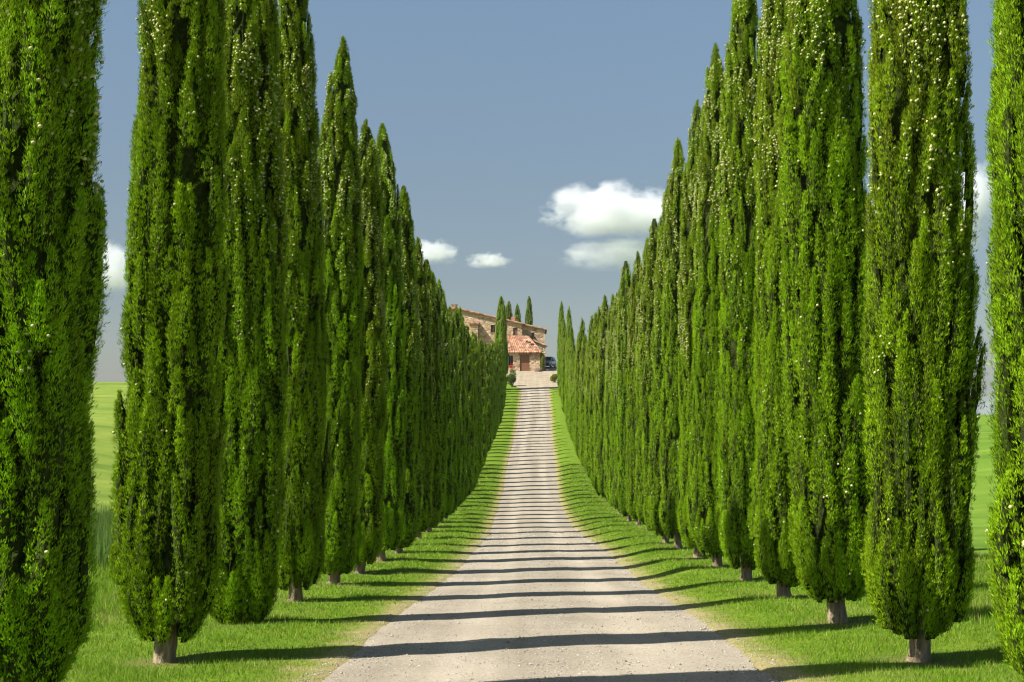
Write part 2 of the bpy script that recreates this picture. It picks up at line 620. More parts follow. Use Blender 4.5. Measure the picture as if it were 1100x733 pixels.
def blades(P, D, ln, wd, r, face=None):
    """diamond leaves: root P, direction D, length ln, width wd, flat side turned to face -> verts (4n,3), quads"""
    n = len(P)
    side = unit(np.cross(r.normal(size=(n, 3)) if face is None else face, D))
    mid = P + D * (ln * .45)[:, None]
    v = np.stack([P, mid + side * (wd / 2)[:, None], P + D * ln[:, None], mid - side * (wd / 2)[:, None]], 1).reshape(-1, 3)
    f = np.arange(4 * n).reshape(-1, 4)
    return v, f


def crown_profile(t, low=.56):
    bot = low + (1 - low) * np.sqrt(np.clip(t / .055, 0, 1))
    top = np.clip(1 - np.clip((t - .20) / .80, 0, 1)**2.6, 0, 1)**.56
    return bot * top


def cypress_meshes(tag_, seed, H, R, z0, pk, n_sp, n_bl, size, n_cone, cone_r, cone_from):
    r = np.random.default_rng(seed)
    ph = r.uniform(0, 6.28, 6)
    Hc = H - z0

    def rad(t, th):
        lob = 1 + .09 * np.sin(2 * th + ph[0] + 1.5 * t) + .07 * np.sin(3 * th + ph[1] - 3 * t) + .05 * np.sin(9 * t + ph[2] + th) + .035 * np.sin(23 * t + ph[3] + 2 * th)
        return R * 1.03 * crown_profile(np.clip(t, 0, 1)) * lob

    # upright ridges and crevices that wander up the crown
    rg = r.uniform(0, 6.28, 12)

    def ridge(t, th):
        w = th + .22 * np.sin(11 * t + rg[0]) + .16 * np.sin(23 * t + rg[1] + th) + .10 * np.sin(47 * t + rg[2] + 2 * th)
        a = .5 + .5 * np.sin(7 * w + rg[3] + 3 * np.sin(5 * t + rg[4]))
        b = .5 + .5 * np.sin(12 * w + rg[5] + 4 * np.sin(8 * t + rg[6]))
        c = .5 + .5 * np.sin(19 * t * 2 + 3 * np.sin(4 * w + rg[7]) + rg[8])
        return .5 * a**.7 + .32 * b + .18 * c          # 0 in a crevice, 1 on a ridge

    # plumes: upright flame-shaped branch ends set in staggered tiers, with a recessed fill layer behind
    tbs, ths, inn = [], [], []
    for lay, (dz, gap) in enumerate(((.30 * pk, .185 * pk), (.50 * pk, .26 * pk))):
        zc = -.02
        row = 0
        while zc < .95:
            m_ = max(3, int(2 * PI * R * max(crown_profile(min(max(zc, 0), 1) + .03), .3) / gap))
            a0 = r.uniform(0, 6.28)
            ths.append(a0 + (np.arange(m_) + r.uniform(-.36, .36, m_)) * 2 * PI / m_)
            tbs.append(zc + r.uniform(-.5, .5, m_) * dz / Hc * 1.6)
            inn.append(np.full(m_, lay == 1))
            zc += dz / Hc
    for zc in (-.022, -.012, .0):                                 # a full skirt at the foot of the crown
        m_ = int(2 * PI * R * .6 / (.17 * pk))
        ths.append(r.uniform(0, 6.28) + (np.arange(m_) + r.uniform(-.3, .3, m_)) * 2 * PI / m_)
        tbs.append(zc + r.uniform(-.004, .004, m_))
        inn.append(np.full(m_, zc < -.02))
    tb, th, inner = np.clip(np.concatenate(tbs), -.025, .955), np.concatenate(ths), np.concatenate(inn)
    n = len(tb)
    Lp = r.uniform(.50, 1.15, n) * (1 - .5 * np.clip(tb, 0, 1))
    Lp = np.where(tb < .04, Lp * .7, Lp)
    tt = np.minimum(tb + Lp / Hc, 1.0)
    rb = rad(tb + .02, th) * np.where(tb < .06, r.uniform(.8, .97, n), r.uniform(.70, .88, n))
    lean = r.normal(0, .12, n)
    rg_ = ridge(tb + .5 * Lp / Hc, th)
    stick = np.where(r.uniform(size=n) < .04, r.uniform(1.0, 1.03, n), r.uniform(.84, 1.0, n))
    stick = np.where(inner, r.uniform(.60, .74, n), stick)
    rt = rad(tt, th) * stick * (.81 + .20 * rg_)
    rb = np.where(inner, rb * .8, rb) * (.81 + .20 * rg_)
    rt = np.where(tb > .9, rt * .7, rt)
    thick = r.uniform(.75, 1.35, n) * (1 - .35 * np.clip(tb, 0, 1)) * (R / .47) * pk
    tone = np.clip(r.normal(.55, .28, n), 0, 1) * np.where(inner, .25, 1)  # recessed fill toned darker: shade between plumes put into the colour
    # sprays on each plume
    s = r.beta(1.15, 1.0, (n, n_sp))
    rp = (.022 + .062 * np.sin(PI * np.clip(s * .85 + .12, 0, 1))) * (1 - s)**.35 * thick[:, None]
    psi = r.uniform(0, 2 * PI, (n, n_sp))
    psi = np.where(np.cos(psi) < -.35, psi + PI, psi)            # mostly the outward side
    rho = r.uniform(.55, 1.08, (n, n_sp)) * rp
    rr = rb[:, None] + (rt - rb)[:, None] * s**.75
    ang = th[:, None] + lean[:, None] * s / np.maximum(rr / R, .35)
    er = np.stack([np.cos(ang), np.sin(ang), np.zeros_like(ang)], -1)
    et = np.stack([-np.sin(ang), np.cos(ang), np.zeros_like(ang)], -1)
    ez = np.zeros_like(er)
    ez[..., 2] = 1
    zz = z0 + tb[:, None] * Hc + s * Lp[:, None] * np.where(tb > .9, .8, 1)[:, None]
    zz = np.minimum(zz, H - r.uniform(0, .25, zz.shape) * .6)
    od = er * np.cos(psi)[..., None] + et * np.sin(psi)[..., None]
    P = er * rr[..., None] + od * rho[..., None]
    P[..., 2] = zz
    D = unit(ez + er * (.16 + .16 * (1 - s))[..., None] + od * .30 + r.normal(0, .14, od.shape))
    Fc = unit(od * .9 + er * .35 + ez * .25)
    rp3 = lambda a: np.repeat(a.reshape(-1, 1, 3), n_bl, 1)
    P, D, Fc = rp3(P), rp3(D), rp3(Fc)
    D = unit(D + r.normal(0, .22, D.shape)).reshape(-1, 3)
    Fc = unit(Fc + r.normal(0, .33, Fc.shape)).reshape(-1, 3)
    P = (P + r.normal(0, .013 * size, P.shape)).reshape(-1, 3)
    nb = len(P)
    ln = r.uniform(.024, .062, nb) * size
    wd = r.uniform(.006, .012, nb) * size
    v, f = blades(P, D, ln, wd, r, Fc)
    tone_b = np.repeat(np.clip(np.repeat(tone, n_sp) + r.normal(0, .1, n * n_sp), 0, 1), n_bl * 4)
    tz = (np.repeat(P[:, 2], 4) - z0) / Hc
    pl_ol = np.clip(r.normal(.02, .16, n), 0, 1)
    olive = np.clip(np.repeat(pl_ol, n_sp * n_bl * 4) + .42 * sm(cone_from, cone_from + .3, tz), 0, 1)
    # twig-filled inside: an opaque ragged core
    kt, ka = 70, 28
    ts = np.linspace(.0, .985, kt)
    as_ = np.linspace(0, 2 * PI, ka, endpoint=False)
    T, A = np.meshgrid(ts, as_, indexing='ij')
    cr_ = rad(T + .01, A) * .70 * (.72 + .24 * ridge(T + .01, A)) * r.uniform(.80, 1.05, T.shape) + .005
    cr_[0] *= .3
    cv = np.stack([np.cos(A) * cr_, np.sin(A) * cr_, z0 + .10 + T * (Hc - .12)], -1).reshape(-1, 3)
    a = np.arange(ka)
    q = [np.stack([i * ka + a, i * ka + (a + 1) % ka, (i + 1) * ka + (a + 1) % ka, (i + 1) * ka + a], 1) for i in range(kt - 1)]
    # woody twiggy heart of each plume, under its sprays
    ss = np.array([0, .12, .3, .5, .7, .86, .97])
    kb = 7
    rps = (.022 + .062 * np.sin(PI * np.clip(ss * .85 + .12, 0, 1))) * (1 - ss)**.35 * .58
    S_, B_ = np.meshgrid(ss, np.linspace(0, 2 * PI, kb, endpoint=False), indexing='ij')
    rsp = rps[None, :, None] * thick[:, None, None] * r.uniform(.66, 1.12, (n,) + S_.shape)
    angp = th[:, None, None] + lean[:, None, None] * S_[None] / .7
    rrp = rb[:, None, None] + (rt - rb)[:, None, None] * S_[None]**.75 + rsp * np.cos(B_)[None]
    tgp = rsp * np.sin(B_)[None]
    zp = np.minimum(z0 + tb[:, None, None] * Hc + S_[None] * Lp[:, None, None] * np.where(tb > .9, .8, 1)[:, None, None], H - .06)
    pv = np.stack([np.cos(angp) * rrp - np.sin(angp) * tgp, np.sin(angp) * rrp + np.cos(angp) * tgp, zp], -1).reshape(-1, 3)
    a = np.arange(kb)
    q1 = np.concatenate([np.stack([i * kb + a, i * kb + (a + 1) % kb, (i + 1) * kb + (a + 1) % kb, (i + 1) * kb + a], 1) for i in range(len(ss) - 1)])
    pf = (q1[None] + (np.arange(n) * kb * len(ss))[:, None, None]).reshape(-1, 4)
    n_leaf = len(f)
    base = len(v)
    f = np.concatenate([f, pf + base])
    v = np.concatenate([v, pv])
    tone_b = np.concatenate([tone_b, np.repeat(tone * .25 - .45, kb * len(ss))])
    olive = np.concatenate([olive, np.zeros(len(pv))])
    base = len(v)
    cf = np.concatenate(q) + base
    Vv = np.concatenate([v, cv])
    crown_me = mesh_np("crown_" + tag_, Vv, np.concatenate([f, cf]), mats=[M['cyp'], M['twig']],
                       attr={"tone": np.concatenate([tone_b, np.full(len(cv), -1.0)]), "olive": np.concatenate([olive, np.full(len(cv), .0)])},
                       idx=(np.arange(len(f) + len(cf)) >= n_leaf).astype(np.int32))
    # cones
    sp = P[::n_bl]
    wz = (sp[:, 2] - z0) / Hc
    wth = np.arctan2(sp[:, 1], sp[:, 0])
    outer = np.repeat(~inner, n_sp) & (np.tile(np.arange(n_sp), n) % 2 == 0)
    score = 1.3 * sm(cone_from - .05, cone_from + .25, wz) + .35 * np.sin(wth * 3 + ph[4] + wz * 14) + .35 * np.sin(wz * 37 + ph[5] + wth) + r.normal(0, .75, len(sp))
    score = np.where(outer & (wz < .97), score, -9)
    sel = np.argsort(-score)[:n_cone]
    C = sp[sel]
    C = C + unit(C * np.array([1, 1, 0])) * .016
    ph_ = (1 + 5**.5) / 2
    ico = np.array([(-1, ph_, 0), (1, ph_, 0), (-1, -ph_, 0), (1, -ph_, 0), (0, -1, ph_), (0, 1, ph_), (0, -1, -ph_), (0, 1, -ph_),
                    (ph_, 0, -1), (ph_, 0, 1), (-ph_, 0, -1), (-ph_, 0, 1)]) / 1.902
    icf = np.array([(0, 11, 5), (0, 5, 1), (0, 1, 7), (0, 7, 10), (0, 10, 11), (1, 5, 9), (5, 11, 4), (11, 10, 2), (10, 7, 6), (7, 1, 8),
                    (3, 9, 4), (3, 4, 2), (3, 2, 6), (3, 6, 8), (3, 8, 9), (4, 9, 5), (2, 4, 11), (6, 2, 10), (8, 6, 7), (9, 8, 1)])
    rc = r.uniform(.7, 1.15, n_cone) * cone_r
    cv = (C[:, None, :] + ico[None] * rc[:, None, None]).reshape(-1, 3)
    cf = (icf[None] + (np.arange(n_cone) * 12)[:, None, None]).reshape(-1, 3)
    cone_me = mesh_np("cones_" + tag_, cv, cf, M['cone'], smooth=True)
    # trunk with flare and a few rising limbs
    tb_ = MB()
    zs = [-.25, 0, .08, .2, z0 + .1, z0 + .6, H * .4, H * .7]
    k = R / .5
    rs = [.135 * k, .118 * k, .106 * k, .10 * k, .095 * k, .085 * k, .05 * k, .015 * k]
    sw = r.normal(0, .012, (8, 2))
    tb_.tube([(sw[i][0], sw[i][1], zs[i]) for i in range(8)], rs, 14)
    for j in range(9):
        a0 = r.uniform(0, 6.28)
        zb = z0 + r.uniform(-.08, .25)
        ro = R * r.uniform(.25, .42)
        tb_.tube([(.05 * math.cos(a0), .05 * math.sin(a0), zb), (ro * .55 * math.cos(a0), ro * .55 * math.sin(a0), zb + .14),
                  (ro * math.cos(a0 + .2), ro * math.sin(a0 + .2), zb + .5)], [.024, .017, .007], 6)
    trunk_me = tb_.mesh("trunk_" + tag_, M['bark'], True)
    # bark grooves
    co = np.empty(len(trunk_me.vertices) * 3, dtype=np.float32)
    trunk_me.vertices.foreach_get("co", co)
    co = co.reshape(-1, 3)
    g_ = 1 + r.normal(0, .05, len(co))
    co[:, 0] *= g_
    co[:, 1] *= g_
    trunk_me.vertices.foreach_set("co", co.ravel())
    return crown_me, cone_me, trunk_me


REF_H = 9.2
near_var = [cypress_meshes("near%d" % i, 100 + i, REF_H, .445, [.44, .41, .46, .42, .39][i], 1.0, 170, 6, .68, [2700, 2000, 1700, 1500, 2200][i], .0142, [.27, .36, .48, .45, .32][i]) for i in range(5)]
mid_var = [cypress_meshes("mid%d" % i, 200 + i, REF_H, .42, [.43, .39, .45][i], 1.12, 76, 5, 1.0, 1100, .0165, [.4, .34, .45][i]) for i in range(3)]
far_var = [cypress_meshes("far%d" % i, 300 + i, REF_H, .415, .34, 1.35, 34, 3, 2.1, 380, .021, .35) for i in range(3)]


def cypress(x, y, h, k, var, label, group, rz, wide=1.0, cat="tree"):
    root = empty("cypress_tree", (x, y, float(ground_z(x, y)) - .02), label, cat, group, rz)
    s = h / REF_H
    root.scale = (wide, wide, s)
    root.rotation_euler = (math.radians(.7 * math.sin(k * 5.3 + x)), math.radians(.7 * math.sin(k * 3.7 + x * 2)), rz)
    crown_me, cone_me, trunk_me = var
    ob("trunk", trunk_me, root)
    c = ob("crown", crown_me, root)
    cn = ob("cones", cone_me, c)
    cn["kind"] = "stuff"
    return root


ORD = ["", "first", "second", "third", "fourth", "fifth", "sixth", "seventh", "eighth", "ninth", "tenth", "eleventh", "twelfth", "thirteenth",
       "fourteenth", "fifteenth", "sixteenth", "seventeenth", "eighteenth", "nineteenth", "twentieth", "twenty-first", "twenty-second",
       "twenty-third", "twenty-fourth", "twenty-fifth", "twenty-sixth"]
# heights read along each row
HL = spline([0, 11.9, 15.2, 18.5, 21.8, 25.1, 28.4, 31.7, 35, 43, 60, 75, 90, 120, 160, 166, 170, 174], [8.6, 8.5, 8.7, 8.9, 8.6, 8.2, 9.0, 8.5, 8.4, 8.3, 8.45, 8.5, 8.7, 8.2, 8.4, 9.2, 10.5, 11.9])
HR = spline([0, 11.9, 15.2, 18.5, 21.8, 25.1, 28.4, 31.7, 35, 40, 47, 60, 75, 97, 100.5, 104, 128, 134, 137, 141, 160, 166, 170, 174], [9.6, 9.6, 9.8, 9.9, 9.8, 9.4, 9.3, 9.4, 9.2, 8.75, 8.9, 9.3, 9.7, 9.3, 10.0, 9.0, 8.8, 10.6, 11.4, 9.0, 8.6, 9.8, 11.0, 11.0])
LOOK_L = {0: "nearest cypress of the left row, cut off by the left edge of the photo",
          1: "full bright green cypress with a short pale trunk, second in the left row",
          2: "cypress thick with pale cones, third in the left row, low dark skirt",
          3: "slim cypress speckled with pale cones, fourth in the left row",
          4: "cypress with a full tip in frame, fifth in the left row"}
LOOK_R = {0: "nearest cypress of the right row, cut off by the right edge of the photo",
          1: "stout cypress on a thick pale trunk, second in the right row, cones crowding its top",
          2: "wide bright green cypress on a pale trunk, third in the right row",
          3: "narrow cypress full of pale cones, fourth in the right row",
          4: "tall cypress reaching out of frame, fifth in the right row, small pale trunk"}
rngt = np.random.default_rng(77)
for side, XF, HF, LOOK in ((-1, XL, HL, LOOK_L), (1, XR, HR, LOOK_R)):
    word = "left" if side < 0 else "right"
    for k in range(NROW):
        d = D0 + SP * k
        jx, jy = (rngt.normal(0, .05), rngt.normal(0, .10)) if k > 5 else (0, 0)
        h = float(HF(d)) * (1 + (rngt.normal(0, .02) if 11 < k < 48 else 0))
        var = near_var[(k * 2 + (side > 0) * 3) % 5] if k < 7 else mid_var[(k + (side > 0)) % 3] if k < 18 or k == NROW - 1 else far_var[(k + (side > 0)) % 3]
        wide = rngt.uniform(.94, 1.08)
        wide = {(1, 2): 1.08, (-1, 1): 1.0, (-1, 0): 1.05, (1, 0): 1.0, (1, 1): .96, (-1, 2): .98, (-1, 3): .98}.get((side, k), wide)
        jx = {(-1, 0): -.03, (-1, 1): .0, (1, 0): -.05, (1, 1): -.06, (1, 2): -.03, (-1, 50): -.15, (-1, 2): -.06, (-1, 3): -.03}.get((side, k), jx)
        if k == NROW - 1:
            wide = 2.1 if side < 0 else 1.15
        if k in LOOK:
            lab = LOOK[k]
        elif k < 26:
            lab = "slender green cypress, %s from the camera in the row along the %s verge" % (ORD[k + 1], word)
        elif k == NROW - 1:
            lab = "tallest cypress closing the %s row at the courtyard end" % word
        else:
            lab = "distant cypress, %s from the courtyard end of the row on the %s verge" % (ORD[NROW - k], word)
        tree = cypress(side * float(XF(d)) + jx, d + jy, h, k, var, lab, "cypresses lining the %s side of the road" % word, rngt.uniform(0, 6.28), wide)
        if (side, k) == (-1, 2):
            tree.location.z -= .16            # its skirt hangs almost to the grass

# cypresses behind the farmhouse
for x, y, top, wd, lab in ((-4.4, 224, 17.6, 2.1, "rounded dark conifer behind the farmhouse roof, just right of the closing left cypress"),
                           (-2.9, 230, 17.5, 1.75, "shorter pointed cypress rising behind the farmhouse roof"),
                           (-1.05, 230, 18.95, 1.75, "taller pointed cypress rising behind the farmhouse roof, nearest the sky")):
    gz = float(ground_z(x, y))
    cypress(x, y, top + EYE - gz, 0, mid_var[int(abs(x)) % 3], lab, "cypresses behind the farmhouse", x, wd)


# ------------------------------------------------------------------ shrubs, broadleaf
def leaf_blob(name, seed, rx, ry, rz, n, ln, mat, parent, lumps=9, olive=0.0):
    r = np.random.default_rng(seed)
    c = unit(r.normal(size=(lumps, 3))) * r.uniform(.25, .62, (lumps, 1))
    c[:, 2] = c[:, 2] * 1.1 - .05
    cr = r.uniform(.3, .5, lumps)
    w = r.integers(0, lumps, n)
    d = unit(r.normal(size=(n, 3)))
    P = c[w] + d * (cr[w] * r.uniform(.7, 1.05, n))[:, None]
    P = P * np.array([rx, ry, rz]) + np.array([0, 0, rz])
    P[:, 2] = np.maximum(P[:, 2], .02)
    D = unit(d + r.normal(0, .5, d.shape) + np.array([0, 0, .35]))
    v, f = blades(P, D, r.uniform(.6, 1.2, n) * ln, r.uniform(.35, .55, n) * ln, r)
    tone = np.repeat(np.clip(r.uniform(size=lumps)[w] * .7 + r.uniform(0, .3, n), 0, 1), 4)
    return ob(name, mesh_np(name, v, f, mat, {"tone": tone, "olive": np.full(len(v), olive)}), parent)


def shrub(name, x, y, rx, ry, rz, mat, seed, label, ln=.13, n=4200, olive=0.0, group=None):
    root = empty(name, (x, y, float(max(ground_z(x, y), road_z(y) if y > 176 else -99))), label, "shrub", group)
    leaf_blob("foliage", seed, rx, ry, rz, n, ln, mat, root, olive=olive)
    st = MB()
    r = np.random.default_rng(seed)
    for j in range(5):
        a = r.uniform(0, 6.28)
        st.tube([(0, 0, -.05), (rx * .25 * math.cos(a), ry * .25 * math.sin(a), rz * .6), (rx * .45 * math.cos(a), ry * .45 * math.sin(a), rz * 1.2)], [.03, .02, .008], 6)
    st.build("stem", M['bark'], root, True)
    return root


shrub("shrub", -2.95, 178.6, .72, .8, 1.2, M['shrub'], 11, "rounded green shrub at the foot of the closing left cypress by the courtyard")
shrub("shrub", 2.45, 184, .55, .5, .65, M['yshrub'], 12, "small yellow-green shrub at the right mouth of the courtyard")
shrub("shrub", 1.0, 201.9, .36, .36, 1.72, M['yshrub'], 13, "yellow-green bush against the farmhouse corner beside the parked car")
tr = empty("broadleaf_tree", (7.3, 140, float(ground_z(7.3, 140))), "round-headed leafy tree whose top shows above the middle of the right row", "tree")
leaf_blob("crown", 21, 2.6, 2.4, 2.6, 5200, .34, M['tree'], tr, 14).location = (0, 0, 5.6)
t_ = MB()
t_.tube([(0, 0, -.2), (.1, 0, 2), (.0, .1, 5), (.1, .1, 8.5)], [.28, .22, .16, .05], 12)
for j in range(6):
    a = j * 1.05
    t_.tube([(.05, 0, 4 + j * .3), (math.cos(a), math.sin(a), 6 + j * .3), (1.7 * math.cos(a), 1.7 * math.sin(a), 7.5 + j * .25)], [.1, .07, .03], 8)
t_.build("trunk", M['bark'], tr, True)

# ------------------------------------------------------------------ grass, crop, pebbles
def blade_mesh(name, x, y, hgt, wid, tone, olive, r, mat, lean=.5):
    n = len(x)
    z = ground_z(x, y) - .005
    a = r.uniform(0, 2 * PI, n)
    b = r.uniform(0, 2 * PI, n)
    le = np.abs(r.normal(0, lean, n)) * hgt
    P = np.stack([x, y, z], 1)
    s = np.stack([np.cos(a), np.sin(a), np.zeros(n)], 1) * (wid / 2)[:, None]
    tip = P + np.stack([np.cos(b) * le, np.sin(b) * le, hgt], 1)
    v = np.stack([P - s, P + s, tip], 1).reshape(-1, 3)
    f = np.arange(3 * n).reshape(-1, 3)
    return mesh_np(name, v, f, mat, {"tone": np.repeat(tone, 3), "olive": np.repeat(olive, 3)})


r = np.random.default_rng(9)
n = 1150000
y = np.exp(r.uniform(math.log(8.5), math.log(95), n))
lim = .40 * y + 1.5
x = r.uniform(-1, 1, n) * np.minimum(lim, 9.0)
clump = .5 + .25 * np.sin(x * 5.1 + 2 * np.sin(y * 2.3)) + .25 * np.sin(y * 4.7 + 2 * np.sin(x * 3.9))
e = edge(x, y)
dens = np.clip((e + .04) / .34, 0, 1)**1.2 * (.45 + .55 * clump) * (1 - .8 * litter(x, y))
ok = (e > -.02 + .12 * np.sin(x * 2 + y * 3.3)) & (r.uniform(size=n) < dens)
x, y, e, clump = x[ok], y[ok], e[ok], clump[ok]
n = len(x)
dry = np.clip(1.0 - e / (.35 + .35 * clump), 0, 1) * r.uniform(.3, 1, n) + (r.uniform(size=n) < .09) * .7 + .45 * np.clip(np.sin(x * 1.9 + 1.3 * np.sin(y * .9)) * np.sin(y * 1.4 + x) - .45, 0, 1)
hg = r.uniform(.025, .075, n) * (.6 + .7 * clump) * np.clip(.5 + e * .7, .5, 1.15)
hg = hg * np.where(np.abs(x) > 4.6, 1.7, .74)
wd_ = r.uniform(.0035, .006, n) * np.maximum(1, y / 10)
tone = np.clip(clump * .6 + r.uniform(0, .5, n), 0, 1)
gr = ob("grass", blade_mesh("grass", x, y, hg, wd_, tone, np.clip(dry, 0, 1), r, M['grass'], .6))
tag(gr, "short green grass of the verges, straw-coloured along the gravel", kind='stuff')

# tall crop at the field edge (left gap)
n = 26000
y = r.uniform(26, 44, n)
x = r.uniform(-17, -8.0, n)
tone = r.uniform(0, 1, n)
cr = ob("crop", blade_mesh("crop", x, y, r.uniform(.45, .85, n), r.uniform(.012, .022, n), tone, r.uniform(0, .3, n), r, M['crop'], .2))
tag(cr, "taller blue-green crop at the edge of the left field", kind='stuff')

# loose stones on the gravel
n = 42000
y = np.exp(r.uniform(math.log(8.5), math.log(45), n))
u = r.uniform(-1.08, 1.08, n)
x = _xc(y) + u * _hw(y)
ok = r.uniform(size=n) < .35 + .65 * (np.exp(-(u / .16)**2) + np.exp(-((np.abs(u) - .95) / .16)**2))
x, y, u = x[ok], y[ok], u[ok]
n = len(x)
rad = np.exp(r.normal(-5.35, .42, n)) * np.maximum(1, y / 22)
z = np.maximum(road_z(y) + .012 + .02 * (1 - np.minimum(u**2, 1)) - .012 * np.exp(-((np.abs(u) - .5) / .16)**2), ground_z(x, y))
octv = np.array([(1, 0, 0), (-1, 0, 0), (0, 1, 0), (0, -1, 0), (0, 0, .75), (0, 0, -.75)], float)
octf = np.array([(0, 2, 4), (2, 1, 4), (1, 3, 4), (3, 0, 4), (2, 0, 5), (1, 2, 5), (3, 1, 5), (0, 3, 5)])
jit = r.uniform(.6, 1.3, (n, 6, 3))
pv = octv[None] * jit * rad[:, None, None]
ca, sa = np.cos(x * 999), np.sin(x * 999)
pv = np.stack([pv[..., 0] * ca[:, None] - pv[..., 1] * sa[:, None], pv[..., 0] * sa[:, None] + pv[..., 1] * ca[:, None], pv[..., 2]], -1)
pv = (pv + np.stack([x, y, z + rad * .3], 1)[:, None, :]).reshape(-1, 3)
pf = (octf[None] + (np.arange(n) * 6)[:, None, None]).reshape(-1, 3)
tag(ob("gravel", mesh_np("gravel", pv, pf, M['pebble'])), "loose stones scattered over the gravel road", kind='stuff')

# ------------------------------------------------------------------ farmhouse
HY = 206.0                       # front plane of the main wall
house = empty("farmhouse", (0, HY, float(road_z(HY))), "stone farmhouse with terracotta roofs at the end of the cypress road", "house")
BZ = float(road_z(HY))


def W(px, py, y):                # metres, local to the house root, of a point seen at distance y
    return (px - 575) / 1500 * y, (440 - py) / 1500 * y + EYE - BZ


def wall_with_openings(xa, xb, za, ztop, y0, y1, openings, sides=True):
    m = MB()
    cxs = sorted(set([xa, xb] + [v for o in openings for v in o[:2]]))
    czs = sorted(set([za] + [v for o in openings for v in o[2:]]))

    def hole(x, z):
        return any(o[0] < x < o[1] and o[2] < z < o[3] for o in openings)
    for i in range(len(cxs) - 1):
        for j in range(len(czs)):
            x0, x1, z0 = cxs[i], cxs[i + 1], czs[j]
            zt0, zt1 = (czs[j + 1],) * 2 if j + 1 < len(czs) else (ztop(x0), ztop(x1))
            if hole((x0 + x1) / 2, (z0 + min(zt0, zt1)) / 2):
                continue
            for yy in (y0, y1):
                m.poly([(x0, yy, z0), (x1, yy, z0), (x1, yy, zt1), (x0, yy, zt0)])
    for o in openings:
        m.poly([(o[0], y0, o[2]), (o[0], y1, o[2]), (o[0], y1, o[3]), (o[0], y0, o[3])])
        m.poly([(o[1], y0, o[2]), (o[1], y1, o[2]), (o[1], y1, o[3]), (o[1], y0, o[3])])
        m.poly([(o[0], y0, o[3]), (o[1], y0, o[3]), (o[1], y1, o[3]), (o[0], y1, o[3])])
        m.poly([(o[0], y0, o[2]), (o[1], y0, o[2]), (o[1], y1, o[2]), (o[0], y1, o[2])])
    if sides:
        for xx in (xa, xb):
            m.poly([(xx, y0, za), (xx, y1, za), (xx, y1, ztop(xx)), (xx, y0, ztop(xx))])
    return m


def window(o, y0, mat, parent=house):
    x0, x1, z0, z1 = o
    f = MB()
    t = .07
    ya, yb = y0 + .14, y0 + .20
    f.box(x0, x0 + t, ya, yb, z0, z1)
    f.box(x1 - t, x1, ya, yb, z0, z1)
    f.box(x0 + t, x1 - t, ya, yb, z1 - t, z1)
    f.box(x0 + t, x1 - t, ya, yb, z0, z0 + t)
    f.box((x0 + x1) / 2 - .03, (x0 + x1) / 2 + .03, ya, yb, z0 + t, z1 - t)
    w = f.build("window", M['frame'], parent)
    p = MB()
    p.box(x0 + t, x1 - t, y0 + .16, y0 + .19, z0 + t, z1 - t)
    p.build("pane", mat, w)
    s = MB()
    s.box(x0 - .12, x1 + .12, y0 - .07, y0 + .13, z0 - .12, z0)
    s.build("sill", M['brick'], w)
    return w


def px_open(a, b, c, d, y):      # opening from pixel box x a..b, y c..d
    x0, z1 = W(a, c, y)
    x1, z0 = W(b, d, y)
    return (x0, x1, z0, z1)


xR, zR = W(586.5, 353.5, HY)
x0_, z0_ = W(490, 331, HY)
slope = (zR - z0_) / (xR - x0_)
top = lambda x: z0_ + slope * abs(x - x0_) - .12 if x > x0_ else z0_ + slope * (x0_ - x) - .12
xc_, _ = W(561, 360, HY)         # corner where the wall steps back
SET = .95
wins = [px_open(527, 532.2, 349, 357.5, HY), px_open(551.2, 556, 352.2, 360.6, HY), px_open(499.5, 504, 351, 358, HY)]
m = wall_with_openings(-22, x0_, -1.2, top, 0, .45, [], True)
m2 = wall_with_openings(x0_, xc_, -1.2, top, 0, .45, wins, True)
m.v, m.f = m.v + m2.v, m.f + [tuple(i + len(m.v) for i in f) for f in m2.f]
m2 = wall_with_openings(xc_, xR - .15, -1.2, top, SET, SET + .45, [px_open(571, 574.2, 357.5, 363, HY + SET)], True)
setwin = px_open(571, 574.2, 357.5, 363, HY + SET)
m.v, m.f = m.v + m2.v, m.f + [tuple(i + len(m.v) for i in f) for f in m2.f]
m.poly([(xc_, 0, -1.2), (xc_, SET, -1.2), (xc_, SET, top(xc_)), (xc_, 0, top(xc_))])
m.poly([(xR - .15, SET, -1.2), (xR - .15, 12, -1.2), (xR - .15, 12, top(xR)), (xR - .15, SET, top(xR))])
m.poly([(-22, 0, -1.2), (-22, 12, -1.2), (-22, 12, top(-22)), (-22, 0, top(-22))])
m.poly([(-22, 12, -1.2), (xR - .15, 12, -1.2), (xR - .15, 12, top(xR - .15)), (x0_, 12, top(x0_)), (-22, 12, top(-22))])
m.build("wall", M['stone'], house)
for o, mt in zip(wins, (M['glass'], M['shutter'], M['glass'])):
    window(o, 0, mt)
window(setwin, SET, M['glass'])


